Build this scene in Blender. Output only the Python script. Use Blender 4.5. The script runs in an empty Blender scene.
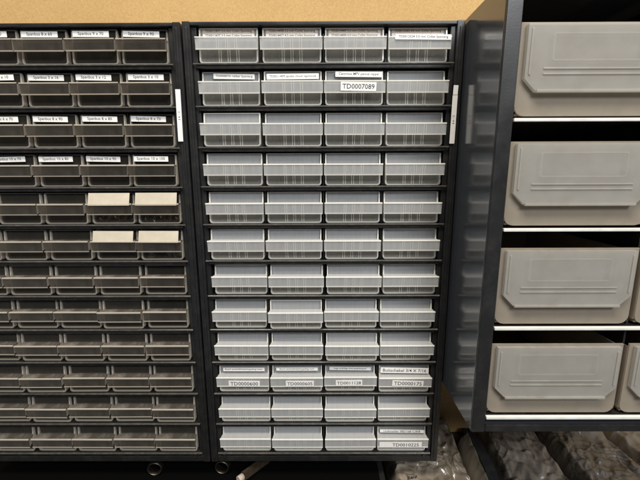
import bpy, bmesh, math, random
from mathutils import Vector, Matrix
random.seed(7)
scn = bpy.context.scene
COL = scn.collection

# ------------------------------------------------------------------ materials
def nm(name):
    m = bpy.data.materials.new(name); m.use_nodes = True
    nt = m.node_tree; nt.nodes.clear()
    out = nt.nodes.new('ShaderNodeOutputMaterial')
    return m, nt, out
def N(nt, t, **kw):
    n = nt.nodes.new(t)
    for k, v in kw.items():
        if k in n.inputs.keys(): n.inputs[k].default_value = v
        else: setattr(n, k, v)
    return n
def pbsdf(nt, col, rough=.5, spec=.5, metal=0, coat=0):
    p = nt.nodes.new('ShaderNodeBsdfPrincipled')
    p.inputs['Base Color'].default_value = (*col, 1)
    p.inputs['Roughness'].default_value = rough
    p.inputs['Specular IOR Level'].default_value = spec
    p.inputs['Metallic'].default_value = metal
    p.inputs['Coat Weight'].default_value = coat
    return p
def coords(nt, scale=(1,1,1), kind='Object'):
    tc = nt.nodes.new('ShaderNodeTexCoord'); mp = nt.nodes.new('ShaderNodeMapping')
    mp.inputs['Scale'].default_value = scale
    nt.links.new(tc.outputs[kind], mp.inputs[0]); return mp
def noise(nt, mp, s, d=4, r=.55):
    n = N(nt, 'ShaderNodeTexNoise', Scale=s, Detail=d, Roughness=r)
    nt.links.new(mp.outputs[0], n.inputs['Vector']); return n
def ramp(nt, src, stops):
    r = nt.nodes.new('ShaderNodeValToRGB')
    e = r.color_ramp.elements
    while len(e) < len(stops): e.new(.5)
    for i, (p, c) in enumerate(stops):
        e[i].position = p; e[i].color = (*c, 1) if len(c) == 3 else c
    nt.links.new(src, r.inputs[0]); return r
def bump(nt, src, p, strength=.2, dist=.001):
    b = N(nt, 'ShaderNodeBump', Strength=strength, Distance=dist)
    nt.links.new(src, b.inputs['Height']); nt.links.new(b.outputs[0], p.inputs['Normal']); return b

def mat_black(name, col, rough, spec=.5, dust=.0, wear=(.1,.1,.095), dscale=60, bmp=.12, ior=1.5):
    m, nt, out = nm(name); p = pbsdf(nt, col, rough, spec); mp = coords(nt)
    n = noise(nt, mp, dscale, 6, .65)
    r = ramp(nt, n.outputs[0], [(.45, (0,0,0)), (.8, (dust,)*3)])
    mx = nt.nodes.new('ShaderNodeMix'); mx.data_type = 'RGBA'
    mx.inputs[6].default_value = (*col, 1); mx.inputs[7].default_value = (*wear, 1)
    nt.links.new(r.outputs[0], mx.inputs[0]); nt.links.new(mx.outputs[2], p.inputs['Base Color'])
    n2 = noise(nt, mp, 25, 4); rr = ramp(nt, n2.outputs[0], [(.3, (rough*.8,)*3), (.7, (min(1,rough*1.3),)*3)])
    nt.links.new(rr.outputs[0], p.inputs['Roughness'])
    n3 = noise(nt, mp, 900, 2); p.inputs['IOR'].default_value = ior
    if bmp: bump(nt, n3.outputs[0], p, bmp, .0004)
    nt.links.new(p.outputs[0], out.inputs[0]); return m
def mat_clear(name, col, opac, rough, trans=.5, edge=.35, dust=0, dustcol=(.5,.45,.38), streak=.12, sx_=6):
    """thin frosted moulded plastic: see-through face on, denser at grazing angles"""
    m, nt, out = nm(name); mp = coords(nt)
    p = pbsdf(nt, col, rough, .5)
    if dust:
        n = noise(nt, mp, 60, 5, .6); geo = nt.nodes.new('ShaderNodeNewGeometry')
        r = ramp(nt, n.outputs[0], [(.42, (0,0,0)), (.7, (dust,)*3)])
        mx = nt.nodes.new('ShaderNodeMix'); mx.data_type = 'RGBA'
        mx.inputs[6].default_value = (*col, 1); mx.inputs[7].default_value = (*dustcol, 1)
        sx = nt.nodes.new('ShaderNodeSeparateXYZ'); nt.links.new(geo.outputs['Normal'], sx.inputs[0])
        up = nt.nodes.new('ShaderNodeMapRange'); up.inputs[1].default_value = .1; up.inputs[2].default_value = .8; up.inputs[3].default_value = .35; up.inputs[4].default_value = 1.4
        nt.links.new(sx.outputs[2], up.inputs[0]); mu = nt.nodes.new('ShaderNodeMath'); mu.operation = 'MULTIPLY'; mu.use_clamp = True
        nt.links.new(r.outputs[0], mu.inputs[0]); nt.links.new(up.outputs[0], mu.inputs[1])
        nt.links.new(mu.outputs[0], mx.inputs[0]); nt.links.new(mx.outputs[2], p.inputs['Base Color'])
    tl = N(nt, 'ShaderNodeBsdfTranslucent'); tl.inputs[0].default_value = (*[min(1, c*1.05) for c in col], 1)
    ms = nt.nodes.new('ShaderNodeMixShader'); ms.inputs[0].default_value = trans
    nt.links.new(p.outputs[0], ms.inputs[1]); nt.links.new(tl.outputs[0], ms.inputs[2])
    tr = nt.nodes.new('ShaderNodeBsdfTransparent'); tr.inputs[0].default_value = (*[.5+.5*c for c in col], 1)
    lw = N(nt, 'ShaderNodeLayerWeight', Blend=.35)
    ma = nt.nodes.new('ShaderNodeMath'); ma.operation = 'MULTIPLY_ADD'; ma.use_clamp = True
    nt.links.new(lw.outputs['Facing'], ma.inputs[0]); ma.inputs[1].default_value = edge; ma.inputs[2].default_value = opac
    n2 = noise(nt, coords(nt, (sx_,1,1)), 45, 3); m2 = nt.nodes.new('ShaderNodeMath'); m2.operation = 'MULTIPLY_ADD'; m2.use_clamp = True
    nt.links.new(n2.outputs[0], m2.inputs[0]); m2.inputs[1].default_value = streak; nt.links.new(ma.outputs[0], m2.inputs[2])  # stretched opacity noise, painting faint vertical glare on drawer plastic
    mo = nt.nodes.new('ShaderNodeMixShader')
    nt.links.new(m2.outputs[0], mo.inputs[0]); nt.links.new(tr.outputs[0], mo.inputs[1]); nt.links.new(ms.outputs[0], mo.inputs[2])
    nt.links.new(mo.outputs[0], out.inputs[0]); return m
def mat_plain(name, col, rough=.6, spec=.4, metal=0, var=.12, scale=80):
    m, nt, out = nm(name); p = pbsdf(nt, col, rough, spec, metal); mp = coords(nt)
    n = noise(nt, mp, scale, 5)
    r = ramp(nt, n.outputs[0], [(.3, tuple(c*(1-var) for c in col)), (.7, tuple(min(1,c*(1+var*.5)) for c in col))])
    nt.links.new(r.outputs[0], p.inputs['Base Color']); bump(nt, n.outputs[0], p, .08, .0005)
    nt.links.new(p.outputs[0], out.inputs[0]); return m

M = {}
M['shell'] = mat_black('black_shell_plastic', (.014,.014,.0138), .36, .5, .4, (.055,.052,.047))
M['shelf'] = mat_black('black_shelf_plastic', (.013,.0125,.012), .30, .5, .5, (.07,.063,.052), 90)
M['lip'] = mat_black('shelf_lip_highlight', (.075,.07,.06), .22, .6, .6, (.22,.19,.15), 120)  # lip lightened: dust plus a highlight put into the colour
M['panel'] = mat_black('glossy_grey_side_plastic', (.052,.058,.066), .145, .9, .15, (.09,.09,.09), 30, 0, 1.8)
M['frost'] = mat_clear('frosted_clear_plastic', (.77,.75,.69), .17, .34, .45, .45)
M['frost_rim'] = mat_clear('frosted_plastic_thick_rim', (.90,.885,.82), .87, .18, .3, .2)
M['frost_front'] = mat_clear('frosted_front_plastic', (.76,.77,.775), .40, .28, .4, .35)
M['frost_rib'] = mat_clear('frosted_rib_plastic', (.86,.85,.80), .50, .25, .3, .2)
M['frost_low'] = mat_clear('frosted_lower_front_plastic', (.76,.73,.66), .20, .3, .35, .35)
M['frost_handle'] = mat_clear('frosted_handle_plastic', (.785,.79,.785), .33, .24, .35, .4)
M['smoke'] = mat_clear('smoky_clear_plastic', (.25,.225,.185), .05, .08, .3, .45, .35, (.34,.29,.23))
M['smoke_rim'] = mat_clear('smoky_rim_highlight', (.78,.72,.62), .50, .10, .35, .4, .3, (.75,.68,.55))  # rim paled to paint the glossy edge highlights, with some dust
M['smoke_handle'] = mat_clear('smoky_dusty_handle', (.25,.225,.19), .06, .09, .35, .6, .8, (.70,.64,.55))
M['cream'] = mat_clear('milky_cream_plastic', (.60,.53,.43), .55, .34, .45, .25, .8, (.40,.35,.28), .14, 1)
M['cream_panel'] = mat_clear('milky_white_plastic', (.66,.64,.59), .52, .24, .45, .25, .8, (.46,.41,.34), .14, 1)
M['paper'] = mat_plain('white_label_paper', (.90,.88,.83), .7, .3, var=.05)
M['tanpaper'] = mat_plain('tan_label_paper', (.55,.45,.37), .7, .3, var=.08)
M['creampaper'] = mat_plain('cream_card', (.56,.50,.39), .8, .2, var=.1)
M['ink'] = mat_plain('black_ink', (.03,.03,.035), .6, .2, var=.1)
M['inkgrey'] = mat_plain('faded_ink', (.10,.10,.10), .6, .2, var=.1)
M['brass'] = mat_plain('brass', (.86,.76,.50), .32, .7, .45, .2, 300)
M['steel'] = mat_plain('tarnished_steel', (.20,.17,.13), .42, .5, 1, .4, 200)
M['whitep'] = mat_plain('white_plastic', (.8,.78,.72), .4, .5)
M['strap'] = mat_black('black_strap_webbing', (.02,.021,.024), .5, .4, .3)
# near-black block: shade of the hollow under the cabinets put into its colour
m, nt, out = nm('hollow_shade_black'); p = pbsdf(nt, (.0022,.0021,.002), .95, .04)
mp = coords(nt); n = noise(nt, mp, 500); bump(nt, n.outputs[0], p, .3, .0006); nt.links.new(p.outputs[0], out.inputs[0]); M['mat'] = m
# chipboard / MDF wall
m, nt, out = nm('yellow_fibreboard'); p = pbsdf(nt, (.6,.4,.18), .75, .25); mp = coords(nt)
n1 = noise(nt, mp, 420, 6, .75); n2 = noise(nt, mp, 9, 4, .6)
r1 = ramp(nt, n1.outputs[0], [(.22, (.41,.25,.093)), (.5, (.535,.342,.138)), (.78, (.63,.43,.195))])
r2 = ramp(nt, n2.outputs[0], [(.3, (.90,.89,.88)), (.7, (1,1,1))])
mx = nt.nodes.new('ShaderNodeMix'); mx.data_type = 'RGBA'; mx.blend_type = 'MULTIPLY'; mx.inputs[0].default_value = 1
nt.links.new(r1.outputs[0], mx.inputs[6]); nt.links.new(r2.outputs[0], mx.inputs[7]); nt.links.new(mx.outputs[2], p.inputs['Base Color'])
bump(nt, n1.outputs[0], p, .25, .0008); nt.links.new(p.outputs[0], out.inputs[0]); M['board'] = m
M['bench'] = mat_plain('worn_bench_top', (.05,.034,.02), .6, .3, var=.4, scale=30)
def mat_bag(name, col, dark, crackle, coat=1):
    m, nt, out = nm(name); p = pbsdf(nt, col, .38, .5, coat=coat); p.inputs['Coat Roughness'].default_value = .12
    mp = coords(nt, (1,1.3,1)); n = noise(nt, mp, 11, 4, .5)
    n.inputs['Distortion'].default_value = .8
    r = ramp(nt, n.outputs[0], [(.34, dark), (.5, tuple(c*.8 for c in col)), (.62, col)])
    v = N(nt, 'ShaderNodeTexVoronoi', Scale=crackle); v.feature = 'DISTANCE_TO_EDGE'
    n5 = noise(nt, mp, 30, 3); ad = nt.nodes.new('ShaderNodeVectorMath'); ad.operation = 'MULTIPLY_ADD'
    nt.links.new(n5.outputs[1], ad.inputs[0]); ad.inputs[1].default_value = (.03,.03,.03); nt.links.new(mp.outputs[0], ad.inputs[2])
    nt.links.new(ad.outputs[0], v.inputs['Vector'])
    rv = ramp(nt, v.outputs[0], [(0, (.42,.4,.38)), (.10, (1,1,1))])
    mask = ramp(nt, noise(nt, mp, 14, 2).outputs[0], [(.5, (0,0,0)), (.56, (1,1,1))])
    mx = nt.nodes.new('ShaderNodeMix'); mx.data_type = 'RGBA'; mx.blend_type = 'MULTIPLY'
    nt.links.new(mask.outputs[0], mx.inputs[0]); nt.links.new(r.outputs[0], mx.inputs[6]); nt.links.new(rv.outputs[0], mx.inputs[7])
    nt.links.new(mx.outputs[2], p.inputs['Base Color'])
    mq = coords(nt, (1, .45, 1)); mq.inputs['Rotation'].default_value = (0, 0, .5)
    n3 = N(nt, 'ShaderNodeTexNoise', Scale=60, Detail=2, Roughness=.4); n3.noise_type = 'RIDGED_MULTIFRACTAL'; n3.inputs['Distortion'].default_value = .6
    nt.links.new(mq.outputs[0], n3.inputs['Vector'])
    bump(nt, n3.outputs[0], p, .15, .003); nt.links.new(p.outputs[0], out.inputs[0]); return m
M['bag_brown'] = mat_bag('crumpled_brown_film', (.29,.24,.18), (.17,.135,.10), 55)
M['bag_cream'] = mat_bag('crumpled_cream_film', (.42,.37,.29), (.25,.215,.16), 30)
M['bag_grey'] = mat_bag('crumpled_patterned_film', (.215,.185,.15), (.11,.095,.075), 60, .35)
M['tube'] = mat_clear('clear_brownish_tube', (.20,.155,.10), .03, .08, .2, .55)

# ------------------------------------------------------------------ mesh helpers
class MB:
    def __init__(s): s.bm = bmesh.new(); s.mats = []
    def mi(s, m):
        if m not in s.mats: s.mats.append(m)
        return s.mats.index(m)
    def box(s, x0, x1, y0, y1, z0, z1, m, bev=0, seg=2):
        b = bmesh.new(); bmesh.ops.create_cube(b, size=1)
        for v in b.verts:
            v.co = ((x0+x1)/2+v.co.x*(x1-x0), (y0+y1)/2+v.co.y*(y1-y0), (z0+z1)/2+v.co.z*(z1-z0))
        if bev: bmesh.ops.bevel(b, geom=b.edges[:], offset=bev, segments=seg, profile=.7, affect='EDGES', clamp_overlap=True)
        s.merge(b, m)
    def merge(s, b, m, mat=None):
        i = s.mi(m); b.verts.index_update()
        vs = [s.bm.verts.new(mat @ v.co if mat else v.co) for v in b.verts]
        for f in b.faces:
            try: nf = s.bm.faces.new([vs[v.index] for v in f.verts])
            except ValueError: continue
            nf.material_index = i; nf.smooth = f.smooth
        b.free()
    def prism_x(s, prof, x0, x1, m, x0b=None, x1b=None):
        """closed (y,z) outline swept along x; optional per-point half widths"""
        i = s.mi(m)
        A = [s.bm.verts.new((x0[k] if isinstance(x0, list) else x0, p[0], p[1])) for k, p in enumerate(prof)]
        B = [s.bm.verts.new((x1[k] if isinstance(x1, list) else x1, p[0], p[1])) for k, p in enumerate(prof)]
        n = len(prof)
        for k in range(n):
            f = s.bm.faces.new((A[k], A[(k+1) % n], B[(k+1) % n], B[k])); f.material_index = i
        for L in (A, B[::-1]):
            f = s.bm.faces.new(L); f.material_index = i
    def prism_y(s, prof, y0, y1, m):
        """closed (x,z) outline swept along y"""
        i = s.mi(m)
        A = [s.bm.verts.new((p[0], y0, p[1])) for p in prof]; B = [s.bm.verts.new((p[0], y1, p[1])) for p in prof]
        n = len(prof)
        for k in range(n):
            f = s.bm.faces.new((A[k], A[(k+1) % n], B[(k+1) % n], B[k])); f.material_index = i
        for L in (A, B[::-1]):
            f = s.bm.faces.new(L); f.material_index = i
    def tube(s, pts, r, m, seg=10, cap=True):
        i = s.mi(m); rings = []
        for k, p in enumerate(pts):
            p = Vector(p); a = Vector(pts[max(k-1, 0)]); c = Vector(pts[min(k+1, len(pts)-1)])
            d = (c-a).normalized(); u = d.cross(Vector((.3, .2, 1))).normalized(); w = d.cross(u)
            rings.append([s.bm.verts.new(p + r*(math.cos(t)*u + math.sin(t)*w)) for t in [2*math.pi*q/seg for q in range(seg)]])
        for a, b in zip(rings, rings[1:]):
            for q in range(seg):
                f = s.bm.faces.new((a[q], a[(q+1) % seg], b[(q+1) % seg], b[q])); f.material_index = i; f.smooth = True
        if cap:
            for L in (rings[0], rings[-1][::-1]): f = s.bm.faces.new(L); f.material_index = i
    def mesh(s, name):
        bmesh.ops.recalc_face_normals(s.bm, faces=s.bm.faces[:])
        me = bpy.data.meshes.new(name); s.bm.to_mesh(me); s.bm.free()
        for m in s.mats: me.materials.append(m)
        return me
    def build(s, name, parent=None, loc=(0,0,0), rot=None):
        return link(name, s.mesh(name), parent, loc, rot)
def link(name, me, parent=None, loc=(0,0,0), rot=None):
    o = bpy.data.objects.new(name, me); COL.objects.link(o)
    o.parent = parent; o.location = loc
    if rot: o.rotation_euler = rot
    return o
def tag(o, label=None, cat=None, group=None, kind=None):
    if label: o['label'] = label
    if cat: o['category'] = cat
    if group: o['group'] = group
    if kind: o['kind'] = kind
    return o
def rounded(x0, x1, z0, z1, rb, rt=0, n=4):
    """outline with rounded bottom (rb) and top (rt) corners"""
    P = []
    def arc(cx, cz, r, a0):
        if r <= 0: P.append((cx, cz)); return
        for k in range(n+1):
            a = a0 + math.pi/2*k/n; P.append((cx+r*math.cos(a), cz+r*math.sin(a)))
    arc(x0+rb, z0+rb, rb, math.pi); arc(x1-rb, z0+rb, rb, 1.5*math.pi)
    arc(x1-rt, z1-rt, rt, 0); arc(x0+rt, z1-rt, rt, .5*math.pi)
    return P

def text_bm(body, size):
    cu = bpy.data.curves.new('txt', 'FONT'); cu.body = body; cu.size = size
    cu.align_x = 'CENTER'; cu.align_y = 'CENTER'; cu.resolution_u = 2; cu.offset = size*.006
    o = bpy.data.objects.new('txt', cu); COL.objects.link(o)
    dg = bpy.context.evaluated_depsgraph_get(); dg.update()
    me = bpy.data.meshes.new_from_object(o.evaluated_get(dg))
    b = bmesh.new(); b.from_mesh(me)
    bpy.data.objects.remove(o); bpy.data.curves.remove(cu); bpy.data.meshes.remove(me)
    return b
def label_obj(parent, body, w, h, x, y, z, tilt=0, pad=.9, vert=False, paper='paper', ink='ink', maxh=.62, align=0, name='label', yaw=0, lean=0):
    """a sticker: thin card with raised ink, facing -y; centre at (x, y, z)"""
    mb = MB(); mb.box(-w/2, w/2, -.00012, .00012, -h/2, h/2, M[paper])
    if body:
        b = text_bm(body, .01)
        xs = [v.co.x for v in b.verts]; ys = [v.co.y for v in b.verts]
        tw, th = max(xs)-min(xs), max(ys)-min(ys); cx, cy = (max(xs)+min(xs))/2, (max(ys)+min(ys))/2
        L, S = (h, w) if vert else (w, h)
        k = min(L*pad/tw, S*maxh/th)
        off = align*(L/2 - tw*k/2 - L*.04)
        T = Matrix.Scale(k, 4) @ Matrix.Translation((-cx, -cy, 0))
        T = Matrix.Translation((off, 0, 0)) @ T
        if vert: T = Matrix.Rotation(-math.pi/2, 4, 'Z') @ T
        T = Matrix.Translation((0, -.00022, 0)) @ Matrix.Rotation(math.pi/2, 4, 'X') @ T
        mb.merge(b, M[ink], T)
    o = mb.build(name, parent, (x, y, z), (lean, math.radians(tilt), yaw))
    return o

# ------------------------------------------------------------------ drawers
DH = .038
def ring(mb, P, Q, y0, y1, m):
    i = mb.mi(m); n = len(P)
    V = [[mb.bm.verts.new((p[0], y + (.0030 if (p[1] > .030 and y == y0) else 0), p[1])) for p in L] for L in (P, Q) for y in (y0, y1)]
    a, b, c, d = V                                                     # outer front, outer rear, inner front, inner rear
    for k in range(n):
        j = (k+1) % n
        for q in ((a[k], a[j], b[j], b[k]), (a[k], c[k], c[j], a[j]), (c[k], d[k], d[j], c[j]), (b[k], b[j], d[j], d[k])):
            mb.bm.faces.new(q).material_index = i
def drawer_meshes(w, mats, hw_top, hw_bot, L=.132, ribs=True, smoky=False):
    body, rim, front, hm, lower = mats
    mb = MB(); t = .0011; a = w/2
    # tray
    mb.box(-a+.0004, -a+.0004+t, .0062, L, .001, .034, body)
    mb.box(a-.0004-t, a-.0004, .0062, L, .001, .034, body)
    mb.box(-a+.0016, a-.0016, .0062, L, 0, t, body)
    mb.box(-a+.0016, a-.0016, L-t, L, t+.0001, .033, body)
    for q in (.045, .088):                                             # inner divider ledges
        for s in (-1, 1):
            x = s*(a-.0021)
            mb.box(min(x, x-s*.0008), max(x, x-s*.0008), q, q+.0012, .002, .030, body)
    # front wall: lower panel, window panel, thick rims
    mb.prism_y(rounded(-a+.0018, a-.0018, .0016, .0238, .0020), .0022, .0034, lower)
    mb.box(-a+.0022, a-.0022, .0044, .0056, .0244, .0368, front)
    ring(mb, rounded(-a, a, 0, .0380, .0034, .0008), rounded(-a+.0016, a-.0016, .0014, .0371, .0024, .0002), .0004, .0060, rim)
    if ribs:
        for c in (-.0098, 0, .0098):
            for s in (-1, 1):
                x = c+s*.0012
                mb.box(x-.00034, x+.00034, .0018, .0050, .0017, .0234, rim)
    base = mb.mesh('drawer')
    h = MB(); e = .0012
    prof = [(.0042,.0253), (-.0075,.0251), (-.0081,.0245), (-.0074,.0125), (-.0062,.0125), (-.0068,.0239), (.0042,.0241)]
    wd = [hw_top, hw_bot-.0002, hw_bot, hw_bot if not smoky else hw_bot-.0012, hw_bot-.0012 if smoky else hw_bot, hw_bot-.0002, hw_top]
    h.prism_x(prof, [-q for q in wd], wd, hm)
    # bright moulded edges: along the top fold, and the two end cheeks
    h.prism_x([(-.0072,.0256), (-.0086,.0251), (-.0086,.0240), (-.0082,.0240)], -hw_bot-.0001, hw_bot+.0001, rim)
    h.prism_x([(-.0073,.0130), (-.0081,.0130), (-.0079,.0119), (-.0064,.0119)], -hw_bot+.0002, hw_bot-.0002, rim)
    if ribs:
        for c in (-.0098, 0, .0098):
            for s in (-1, 1):
                x = c+s*.0012+.0002
                h.prism_x([(-.0076,.0237), (-.00845,.0237), (-.0078,.0132), (-.0069,.0132)], x-.00028, x+.00028, M['frost_rib'])
    for s in (-1, 1):
        prof2 = [(.0002,.0240), (-.0064,.0238), (-.0067,.0236), (-.0062,.0131), (.0018,.0150)]
        xo = [s*q for q in (hw_top+.0001, hw_bot-.0001, hw_bot-.0001, hw_bot-(.0011 if smoky else .0001), hw_top-.0004)]
        xi = [q-s*.0010 for q in xo]
        h.prism_x(prof2, xo, xi, rim)
    return base, h.mesh('handle')

W = .306; BEZ = .0142
HC = .547
def drawer_z(k): return .5052-.0446*k
frost = (M['frost'], M['frost_rim'], M['frost_front'], M['frost_handle'], M['frost_low'])
smoke = (M['smoke'], M['smoke_rim'], M['smoke'], M['smoke_handle'], M['smoke'])
PF = (W-2*BEZ)/4; PS = (W-2*BEZ)/5
mf = drawer_meshes(PF-.0048, frost, .0322, .0337)
ms_ = drawer_meshes(PS-.0046, smoke, .0252, .0268, ribs=False, smoky=True)

def cabinet_shell(root, w, H, z0, shelves, ncol, depth=.150, lipm='shelf', bez=BEZ, side=None):
    """outer case with stepped bezel, back, shelves with rolled lips and dividers; local x 0..w"""
    side = side or M['shell']
    mb = MB()
    for s in (0, 1):
        xa = 0 if s == 0 else w-.0085
        mb.box(xa, xa+.0085, 0, depth, z0, z0+H, side, .0012, 3)          # side wall
        xb = .0087 if s == 0 else w-bez
        mb.box(xb, xb+bez-.0087, .0035, depth-.004, z0+.004, z0+H-.003, M['shell'], .0008)   # inner step
        xc = .0030 if s == 0 else w-.0055
        mb.box(xc, xc+.0025, -.0012, .002, z0+.006, z0+H-.006, M['shell'], .0006)          # raised bead
    mb.box(.0087, w-.0087, .0004, depth, z0+H-.0040, z0+H-.0004, M['shell'], .0008)
    mb.box(.0087, w-.0087, .0004, depth, z0+.0004, z0+.0085, M['shell'], .0012)
    mb.build('case', root)
    mb = MB(); mb.box(.009, w-.009, depth-.003, depth-.001, z0+.009, z0+H-.006, M['shelf']); mb.build('back_panel', root)
    for zs in shelves:
        mb = MB()
        mb.box(bez+.0002, w-bez-.0002, .004, depth-.004, zs-.0022, zs-.0007, M['shelf'])
        mb.box(bez-.0012, w-bez+.0012, .0006, .0042, zs-.0058, zs-.0005, M['shelf'], .0011, 3)
        mb.box(bez-.0045, w-bez+.0045, -.0008, .0016, zs-.0021, zs-.0004, M['lip'], .0007, 3)
        mb.build('shelf', root)
    p = (w-2*bez)/ncol
    for c in range(1, ncol):
        mb = MB(); x = bez+p*c
        ztop = z0+H-.0045
        zz = [ztop] + list(shelves)
        for a, b in zip(zz, zz[1:]):
            mb.box(x-.0008, x+.0008, .0075, depth-.005, b+.0001, a-.0062, M['shelf'])
        mb.build('divider', root)

def root_empty(name, loc, label, cat, group=None):
    o = bpy.data.objects.new(name, None); COL.objects.link(o); o.location = loc; o.empty_display_size = .05
    tag(o, label, cat, group); return o

def put(meshes, root, x, z, y=0, rot=0):
    d = link('drawer', meshes[0], root, (x, y, z), (random.uniform(-.008, .008), 0, rot)); d.scale = (1, 1, .97)
    link('handle', meshes[1], d)
    return d

# ------------------------------------------------------------------ centre cabinet
main = root_empty('drawer_cabinet', (-W/2, 0, 0), 'black wall cabinet of forty eight frosted clear drawers, in the middle', 'storage cabinet')
shelves = [drawer_z(k)-.0001 for k in range(12)]
cabinet_shell(main, W, HC, 0, shelves, 4)
D = {}
rowdx = [0, 0, 0, 0, 0, 0, .0016, -.0004, .0006, 0, 0, 0]
for r in range(12):
    for c in range(4):
        x = BEZ+PF*(c+.5)+rowdx[r]+random.uniform(-.0005, .0005)
        D[r, c] = put(mf, main, x, drawer_z(r), random.uniform(.0020, .0042), random.uniform(-.004, .004))
D[7,1].location.y -= .004; D[2,0].location.y -= .002; D[8,2].location.y -= .0015
def win(d, txt, w=.052, h=.0052, x=0, z=.0325, tilt=0, y=.0012, **k): return label_obj(d, txt, w, h, x, y, z, tilt, **k)
def band(d, txt, w=.036, h=.0082, x=0, z=.0178, tilt=0, y=-.0084, **k): return label_obj(d, txt, w, h, x, y, z, tilt, lean=.06, **k)
for c, (a, b) in enumerate([('TD0012497 3.0 mm Collet Spantang', 'TD0012477 3.5 mm Collet Spantang'),
                            ('TD0014498 5.0 mm Collet Spantang', 'TD0014477 4.5 mm Collet Spantang'),
                            ('TD0014489 5.5 mm Collet Spantang', 'TD0014490 6.0 mm Collet Spantang'),
                            ('TD0012082 4.0 mm Collet Spantang', 'TD0012523 4.5 mm Collet Spantang')]):
    win(D[0,c], a, w=.057, h=.0050, z=.0348, y=.0041, ink='ink', paper='tanpaper', maxh=.7)
    win(D[0,c], b, w=.057, h=.0046, z=.0300, y=.0039, maxh=.7, ink='ink')
label_obj(D[0,3], 'TD0012524 5.0 mm Collet Spantang', .060, .0054, .003, -.0090, .0240, .8)
win(D[1,0], 'TD0008576 rubber Spantang', w=.046, x=.004, z=.0325, h=.0056, tilt=1)
win(D[1,1], 'TD0011409 Jacobs chuck tapmoule', w=.058, z=.0318, h=.0060, tilt=-.5)
win(D[1,2], 'Centritos MPV pencel nippel', w=.052, x=.005, z=.0338, h=.0058, tilt=.8)
band(D[1,2], 'TD0007089', w=.039, h=.0094, x=.004, z=.0186, tilt=1.2)
band(D[9,0], 'TD0000600', w=.040, h=.0085, x=.002, z=.0170, tilt=.4)
band(D[9,1], 'TD0000605', w=.036, h=.0085, x=.004, z=.0172)
band(D[9,2], 'TD0011128', w=.034, h=.0085, x=-.002, z=.0172, tilt=-.8)
band(D[9,3], 'TD0000175', w=.040, h=.0085, x=.003, z=.0178, tilt=2)
win(D[9,0], 'Bosch aansluitblokje/koppeling haaks', w=.054, h=.0050, z=.0318)
win(D[9,1], 'Bosch aansluitblokje/koppeling recht', w=.054, h=.0046, z=.0325)
win(D[9,2], 'hoge druk/lage druk aansluitnippel', w=.054, h=.0046, z=.0322, tilt=.8)
win(D[9,3], 'Buitschakel 3/4 X 7/16', w=.062, h=.0078, z=.0318, y=-.0005, tilt=1.2, maxh=.75)
win(D[11,3], 'rookmelder 08D/16B C.BSB', w=.059, h=.0044, z=.0312, y=-.0003, tilt=1, maxh=.7)
band(D[11,3], 'TD0010225', w=.056, h=.0084, x=-.003, z=.0168, align=.8)
# upright code stickers on the bezels
label_obj(main, 'C - 4 4', .0056, .0520, W-.0070, -.0015, .4440, .5, vert=True, maxh=.42, pad=.4)
label_obj(main, '', .0052, .0100, W-.0066, -.0015, .4755, 2)
# ------------------------------------------------------------------ left cabinet
LX = -W/2-.0022-W
left = root_empty('drawer_cabinet', (LX, .0006, -.0005), 'black wall cabinet of sixty small dusty smoke-brown drawers, left of the clear ones', 'storage cabinet')
cabinet_shell(left, W, HC, 0, shelves, 5)
E_ = {}
for r in range(12):
    for c in range(5):
        x = BEZ+PS*(c+.5)+random.uniform(-.0006, .0006)
        E_[r, c] = put(ms_, left, x, drawer_z(r), random.uniform(.0018, .0046), random.uniform(-.008, .008))
sz = [('9 x 90','9 x 70','8 x 60','8 x 50','8 x 40'), ('3 x 10','3 x 12','3 x 16','4 x 10','4 x 12'), ('8 x 70','8 x 80','8 x 90','6 x 70','6 x 60'), ('10 x 100','10 x 90','10 x 80','10 x 70','10 x 60')]
for r in range(4):
    for c in range(5):
        win(E_[r,c], 'Spanbus '+sz[r][4-c], w=.040, h=.0062, x=-.003+random.uniform(-.002,.001), z=.0325, y=.0012, tilt=random.uniform(-1,1.5), maxh=.7)
for r in (4, 5):
    for c in (3, 4):
        o = label_obj(E_[r,c], '', .0480+random.uniform(-.001,.001), .0150+random.uniform(-.001,.001), .0005, -.0066, .0308, random.uniform(-.8,.8), paper='creampaper', lean=-.24+random.uniform(-.04,.04))
        o['label'] = 'blank cream card across the drawer window'
label_obj(left, 'C - 4 3', .0056, .0560, W-.0070, -.0015, .4500, .8, vert=True, maxh=.42, pad=.4)
for rt, xx in ((main, W-.0185), (left, W-.0185), (main, .0185)):          # small bright tags at the ends of the bottom lip
    mb = MB(); mb.box(-.0016, .0016, -.0009, 0, -.0030, .0028, M['shelf'], .0004); mb.build('lip_tab', rt, (xx, -.0008, drawer_z(11)-.0045))

# brass cup hooks and white plugs lying in the dusty drawers
mb = MB()
pts = [(0, 0, 0), (0, 0, .006)] + [(.0035-.0035*math.cos(a), 0, .006+.0035*math.sin(a)) for a in [k*math.pi/7*1.4 for k in range(1, 8)]]
mb.tube(pts, .0009, M['brass'], 8); mb.tube([(0, 0, -.001), (0, 0, .0005)], .0028, M['brass'], 10)
hook_me = mb.mesh('cup_hook')
cupos = [(E_[4,4], i) for i in range(5)] + [(E_[4,3], i) for i in range(4)]
for n, (d, i) in enumerate(cupos):
    o = link('cup_hook', hook_me, None, (0,0,0))
    wx = left.location.x + d.location.x + (-.018 + .0092*i)
    o.location = (wx, d.location.y + .0066 + .0015*(i % 2), d.location.z + .0050 + (i % 3)*.0012)
    o.rotation_euler = (random.uniform(-.4, .4), random.uniform(.6, 1.6), random.uniform(-.6, .6)); o.scale = (1.1,)*3
    tag(o, 'small brass cup hook lying in the fifth row of the smoky drawers', 'hook', 'brass hooks in the smoky drawers')
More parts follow.
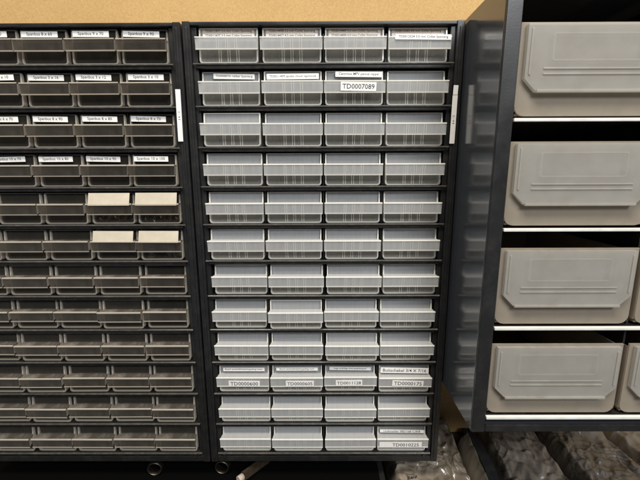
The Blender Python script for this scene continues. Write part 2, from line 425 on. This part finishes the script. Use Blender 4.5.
mb = MB(); mb.tube([(0,0,0), (0,0,.002)], .0048, M['whitep'], 14); mb.tube([(0,0,.0021), (0,0,.010)], .0030, M['whitep'], 12)
plug_me = mb.mesh('wall_plug')
for i, (dx, ry) in enumerate([(.012, 1.5), (.004, 1.1), (-.017, 0), (.017, .4)]):
    d = E_[5,4]; o = link('wall_plug', plug_me)
    o.location = (left.location.x + d.location.x + dx, .0125, d.location.z + .0050 - (.0037 if ry == 0 else 0)); o.rotation_euler = (0, ry, 0.3*i)
    tag(o, 'white plastic plug lying in the sixth row of the smoky drawers', 'plug', 'white plugs in the smoky drawers')

# ------------------------------------------------------------------ right cabinet (stands further forward)
RX, RY, RZ = .1550, -.0850, .1165
right = root_empty('drawer_cabinet', (RX, RY, RZ), 'shorter grey-black cabinet with large milky drawers, standing forward at the right', 'storage cabinet')
HR = .4325; PR = .0997
rsh = [HR-.012-.0895-PR*k+.0 for k in range(4)]
rsh = [.0195+PR*k for k in range(3, -1, -1)]   # four shelves
mb = MB()
mb.box(0, .0022, .0004, .228, 0, HR, M['panel'], .0006, 2)                 # thin glossy side skin
mb.box(W-.0022, W, .0004, .228, 0, HR, M['panel'], .0006, 2)
mb.box(.0024, W-.0024, .004, .228, HR-.006, HR-.0006, M['panel']); mb.box(.0024, W-.0024, .004, .228, .0006, .006, M['panel'])
mb.box(.0024, W-.0024, .224, .227, .0062, HR-.0062, M['shelf'])
mb.build('case', right)
mb = MB()
for xa in (.0001, W-.0137):
    mb.box(xa, xa+.0136, -.0030, .0002, -.0004, HR+.0004, M['shell'], .0010, 3)
mb.box(.0149, W-.0149, -.0026, .0002, HR-.0110, HR+.0002, M['shell'], .001); mb.box(.0149, W-.0149, -.0026, .0002, -.0002, .0075, M['shell'], .001)
mb.build('bezel', right)
for zs in rsh:
    mb = MB()
    mb.box(.0150, W-.0150, .0005, .220, zs-.0042, zs-.0020, M['shelf'])
    mb.box(.0145, W-.0145, -.0036, .0003, zs-.0046, zs-.0016, M['whitep'], .0008)
    mb.build('shelf', right)
mb = MB(); mb.box(W/2-.001, W/2+.001, .006, .218, .0080, HR-.0120, M['shelf']); mb.build('divider', right)
bw = .1335; bh = .0775
mb = MB(); a = bw/2
prof = rounded(-a, a, 0, bh, .009)
mb.prism_y(prof, 0, .0018, M['cream'])
mb.box(-a, -a+.0015, .002, .19, .004, bh-.004, M['cream']); mb.box(a-.0015, a, .002, .19, .004, bh-.004, M['cream'])
mb.box(-a+.0017, a-.0017, .002, .19, .0006, .0020, M['cream']); mb.box(-a+.0017, a-.0017, .1882, .19, .0022, bh-.006, M['cream'])
bin_me = mb.mesh('drawer')
mb = MB(); c = .011
mb.prism_y([(-a+.0045,.031), (-a+.0045+c,.020), (a-.0045-c,.020), (a-.0045,.031), (a-.0045,bh-.002), (-a+.0045,bh-.002)], -.0042, -.0002, M['cream_panel'])
mb.prism_x([(-.0044,.0190), (-.0062,.0195), (-.0062,.0215), (-.0044,.0215)], -a+.0045+c, a-.0045-c, M['cream_panel'])
for zz in (.034, .0385):
    mb.box(-a+.020, a-.020, -.0050, -.0043, zz, zz+.0012, M['cream_panel'], .0003)
ring(mb, rounded(-.040, .040, .045, .068, .002, .002), rounded(-.0385, .0385, .0465, .0665, .0012, .0012), -.0056, -.0043, M['cream_panel'])
for s_ in (-1, 1):
    mb.box(s_*(a-.0080)-.0008, s_*(a-.0080)+.0008, -.0052, -.0043, .034, bh-.006, M['cream_panel'], .0003)
bh_me = mb.mesh('handle')
for r, zs in enumerate(rsh):
    for c_ in range(2):
        d = link('drawer', bin_me, right, (.0158+bw/2+c_*(bw+.0062), .0012, zs+.0006)); link('handle', bh_me, d)

# ------------------------------------------------------------------ setting
mb = MB(); mb.box(-1.2, 1.4, .1515, .170, -.5, 1.3, M['board']); tag(mb.build('wall'), kind='structure', label='yellow fibreboard wall behind the cabinets')
mb = MB(); mb.box(-1.2, 1.4, -.35, .1510, -.105, -.0750, M['bench'], .002); tag(mb.build('workbench'), 'worn dark brown bench top below the cabinets, mostly covered', 'workbench')
mb = MB(); mb.box(-1.0, .0770, -.30, .1500, -.0746, -.0300, M['mat'], .002); mb.box(.0772, .0850, -.30, .1500, -.0746, -.0312, M['shell'], .001); tag(mb.build('shade_block'), 'added matt black plinth on the bench in the gap below the cabinets', 'shade_block')  # added block; its blackness stands for the dark hollow

def crumple(name, outline, h, zbase, m, seed, amp=.006, marks=None):
    """a soft flat bag of film: closed sheet with puffed, wrinkled top"""
    from mathutils import noise as NZ
    xs = [p[0] for p in outline]; ys = [p[1] for p in outline]
    n0, n1 = 120, 230
    rr = random.Random(int(seed*10)); waves = []
    for k in range(9):
        a = rr.uniform(0, math.pi); L = rr.choice((.045, .032, .022, .015, .011)); waves.append((math.cos(a)/L, math.sin(a)/L, rr.random(), L/.04))
    # outline given as 4 corners: back-left, back-right, front-right, front-left
    bl, br, fr, fl = [Vector((*p, 0)) for p in outline]
    bm = bmesh.new(); top = []
    for j in range(n1+1):
        row = []
        v = j/n1
        for i in range(n0+1):
            u = i/n0
            p = bl.lerp(br, u).lerp(fl.lerp(fr, u), v)
            e = min(u, 1-u)*(br-bl).length; g = min(v, 1-v)*(fl-bl).length
            puff = min(1, min(e, g)/.012)**.5
            q = Vector((p.x*9, p.y*9, seed))
            w = NZ.fractal(q*1.6, .9, 2.0, 3) ; ri = 1-abs(NZ.noise(Vector((p.x*34+2*w, p.y*20, seed*3))))
            ri2 = 1-abs(NZ.noise(Vector((p.x*70-p.y*60+3*w, p.y*50+p.x*30, seed*5))))
            hh = 0
            for (ax, ay, ph, am) in waves:
                tt = (p.x*ax + p.y*ay + ph + 1.1*w + .5*NZ.noise(Vector((p.x*22, p.y*22, seed+ph*9)))) % 1
                hh += am*(abs(tt-.5)*2-.5)*max(0, .5+1.4*NZ.noise(Vector((p.x*16+ph*50, p.y*16, seed))))
            z = zbase + h*puff + amp*puff*(w*.3 + hh*.55 + (ri**8)*.4 - .3)
            jx = .0025*NZ.noise(Vector((p.y*30, seed, 1))) if i in (0, n0) else 0
            row.append(bm.verts.new((p.x+jx, p.y, max(z, zbase+.0003))))
        top.append(row)
    for j in range(n1):
        for i in range(n0):
            f = bm.faces.new((top[j][i], top[j+1][i], top[j+1][i+1], top[j][i+1])); f.smooth = True
    bound = [top[0][i] for i in range(n0+1)] + [top[j][n0] for j in range(1, n1+1)] + [top[n1][i] for i in range(n0-1, -1, -1)] + [top[j][0] for j in range(n1-1, 0, -1)]
    low = [bm.verts.new((v.co.x, v.co.y, zbase)) for v in bound]
    k = len(bound)
    for a in range(k):
        bm.faces.new((bound[a], bound[(a+1) % k], low[(a+1) % k], low[a]))
    bm.faces.new(low)
    bmesh.ops.recalc_face_normals(bm, faces=bm.faces[:])
    me = bpy.data.meshes.new(name); bm.to_mesh(me); bm.free(); me.materials.append(m)
    return link(name, me)
tag(crumple('plastic_bag', [(.096,.149), (.2235,.149), (.1985,-.18), (.094,-.18)], .044, -.0746, M['bag_brown'], 3.1, .010),
    'crumpled brownish plastic bag lying under the right corner of the middle cabinet', 'plastic bag', 'crumpled bags on the bench')
tag(crumple('plastic_bag', [(.2235,.105), (.2470,.105), (.2190,-.18), (.1970,-.18)], .046, -.0746, M['bag_cream'], 7.7, .006),
    'narrow cream folded bag between the brownish bag and the black strap', 'plastic bag', 'crumpled bags on the bench')
for q, (c4, lab, sd) in enumerate([
        ([(.264,.149), (.362,.149), (.340,-.18), (.232,-.18)], 'crackle-patterned plastic bag lying right of the black strap, below the milky-drawer cabinet', 12.4),
        ([(.368,.149), (.470,.120), (.452,-.18), (.346,-.18)], 'crumpled plastic bag between the two other dark bags under the milky-drawer cabinet', 15.9),
        ([(.476,.130), (.63,.149), (.61,-.18), (.458,-.18)], 'rightmost dark crumpled plastic bag on the bench', 21.3)]):
    tag(crumple('plastic_bag', c4, .040+.003*(q % 2), -.0746, M['bag_grey'], sd, .007), lab, 'plastic bag', 'crumpled bags on the bench')

# printed marks on the brownish bag, laid on its wrinkled surface
from mathutils.bvhtree import BVHTree
b1 = bpy.data.objects['plastic_bag']
bvh = BVHTree.FromPolygons([v.co for v in b1.data.vertices], [tuple(p.vertices) for p in b1.data.polygons])
def onbag(x, y):
    h = bvh.ray_cast(Vector((x, y, .2)), Vector((0, 0, -1)))[0]; return (x, y, (h.z if h else -.02)+.0006)
mb = MB(); rr = random.Random(3)
for (cx, cy_, n, sz_) in ((.118, .006, 4, .0055), (.178, .048, 2, .004)):
    for k in range(n):
        x = cx + k*sz_*.62; pp = []
        a0 = rr.uniform(0, 6)
        for t in range(7):
            a = a0 + t*.75; pp.append(onbag(x + sz_*.38*math.cos(a), cy_ + k*.0012 + sz_*.5*math.sin(a*1.3)))
        mb.tube(pp, .00042, M['ink'], 5)
mb.build('printed_mark', b1)
# black strap running between the bags, with a grey buckle end
mb = MB()
P = [(.252,.140,-.062), (.2505,.085,-.050), (.242,.030,-.040), (.233,-.010,-.036), (.226,-.06,-.030), (.222,-.15,-.034)]
for (a, b) in zip(P, P[1:]):
    pass
i0 = mb.mi(M['strap']); prev = None
for k, p in enumerate(P):
    hw = .0075
    ring = [mb.bm.verts.new((p[0]+dx, p[1], p[2]+dz)) for dx, dz in ((-hw, 0), (hw, .001), (hw, .003), (-hw, .002))]
    if prev:
        for q in range(4):
            mb.bm.faces.new((prev[q], prev[(q+1) % 4], ring[(q+1) % 4], ring[q]))
    else: mb.bm.faces.new(ring)
    prev = ring
mb.bm.faces.new(prev[::-1])
st = mb.build('strap'); tag(st, 'black webbing strap running forward between two crumpled bags', 'strap')

# ring-ended steel tubes lying on the black block under the cabinets
def pipe(x, y, label):
    mb = MB(); i = mb.mi(M['steel']); ro, ri_, L = .0100, .0084, .011; R = []
    prof = [(ro, .0006), (ro-.0006, 0), (ri_+.0004, 0), (ri_, .0005), (ri_, L), (ro, L)]
    for (r, yy) in prof:
        R.append([mb.bm.verts.new((r*math.cos(t), yy, r*math.sin(t))) for t in [2*math.pi*q/36 for q in range(36)]])
    R.append(R[0])
    for a, b in zip(R, R[1:]):
        for q in range(36):
            f = mb.bm.faces.new((a[q], a[(q+1) % 36], b[(q+1) % 36], b[q])); f.smooth = True; f.material_index = i
    o = mb.build('steel_ring', None, (x, y, -.0300+ro+.0003), (0, 0, random.uniform(-.1, .1)))
    tag(o, label, 'ring', 'rings standing under the cabinets')
pipe(-.1432, .0105, 'tarnished steel ring standing under the left corner of the middle cabinet')
pipe(-.2362, .0080, 'tarnished steel ring standing under the smoky-drawer cabinet')
# clear tube with white cap
ct = root_empty('clear_tube', (-.093, .018, -.0215), 'clear brownish plastic tube with white cap lying under the middle cabinet', 'tube')
mb = MB(); d = Vector((.027, .030, 0)).normalized()
mb.tube([-.026*d, .10*d], .0060, M['tube'], 24, cap=False)
mb.build('barrel', ct)
mb = MB(); mb.tube([.012*d, .0145*d], .0066, M['tube'], 24); mb.build('collar', ct)
mb = MB(); mb.tube([-.0340*d, -.033*d, -.0265*d], .0048, M['tanpaper'], 24); mb.build('cap', ct)

# ------------------------------------------------------------------ lights
def area(name, loc, target, sx, sy, power, col):
    l = bpy.data.lights.new(name, 'AREA'); l.shape = 'RECTANGLE'; l.size = sx; l.size_y = sy; l.energy = power; l.color = col
    o = bpy.data.objects.new(name, l); COL.objects.link(o); o.location = loc
    o.rotation_euler = (Vector(target)-Vector(loc)).to_track_quat('-Z', 'Y').to_euler(); return o
area('ceiling_and_fill_light', (-.15, -.75, 1.75), (0, 0, .3), 1.3, .35, 34.5, (1, .93, .83))
area('ceiling_and_fill_light', (.85, -1.8, 1.65), (0, 0, .2), 1.0, .5, 39, (.94, .965, 1))  # added cool fill lamp, brightens the lower drawer fronts and labels
w = bpy.data.worlds.new('World'); scn.world = w; w.use_nodes = True
bg = w.node_tree.nodes['Background']; bg.inputs[0].default_value = (.80, .86, 1, 1); bg.inputs[1].default_value = .12

# ------------------------------------------------------------------ camera (solved from the cabinet's corners)
x, y, z, p, yaw, roll = -.003014, -.424334, .386965, .187151, -.003246, -.003420
cy, sy, cp, sp = math.cos(yaw), math.sin(yaw), math.cos(p), math.sin(p)
f = Vector((sy*cp, cy*cp, -sp)); r = Vector((cy, -sy, 0)); u = r.cross(f)
c, s = math.cos(roll), math.sin(roll)
r2 = c*r+s*u; u2 = -s*r+c*u
cam = bpy.data.cameras.new('camera'); co = bpy.data.objects.new('camera', cam); COL.objects.link(co)
mw = Matrix.Identity(4)
for i in range(3): mw[i][0] = r2[i]; mw[i][1] = u2[i]; mw[i][2] = -f[i]; mw[i][3] = (x, y, z)[i]
co.matrix_world = mw
cam.sensor_width = 36; cam.lens = 36*360/640; cam.clip_start = .01; cam.clip_end = 50
scn.camera = co
scn.render.engine = 'CYCLES'
scn.cycles.transparent_max_bounces = 24; scn.cycles.max_bounces = 8; scn.cycles.transmission_bounces = 6
scn.view_settings.view_transform = 'Standard'; scn.view_settings.look = 'None'
scn.view_settings.exposure = 0; scn.view_settings.gamma = 1
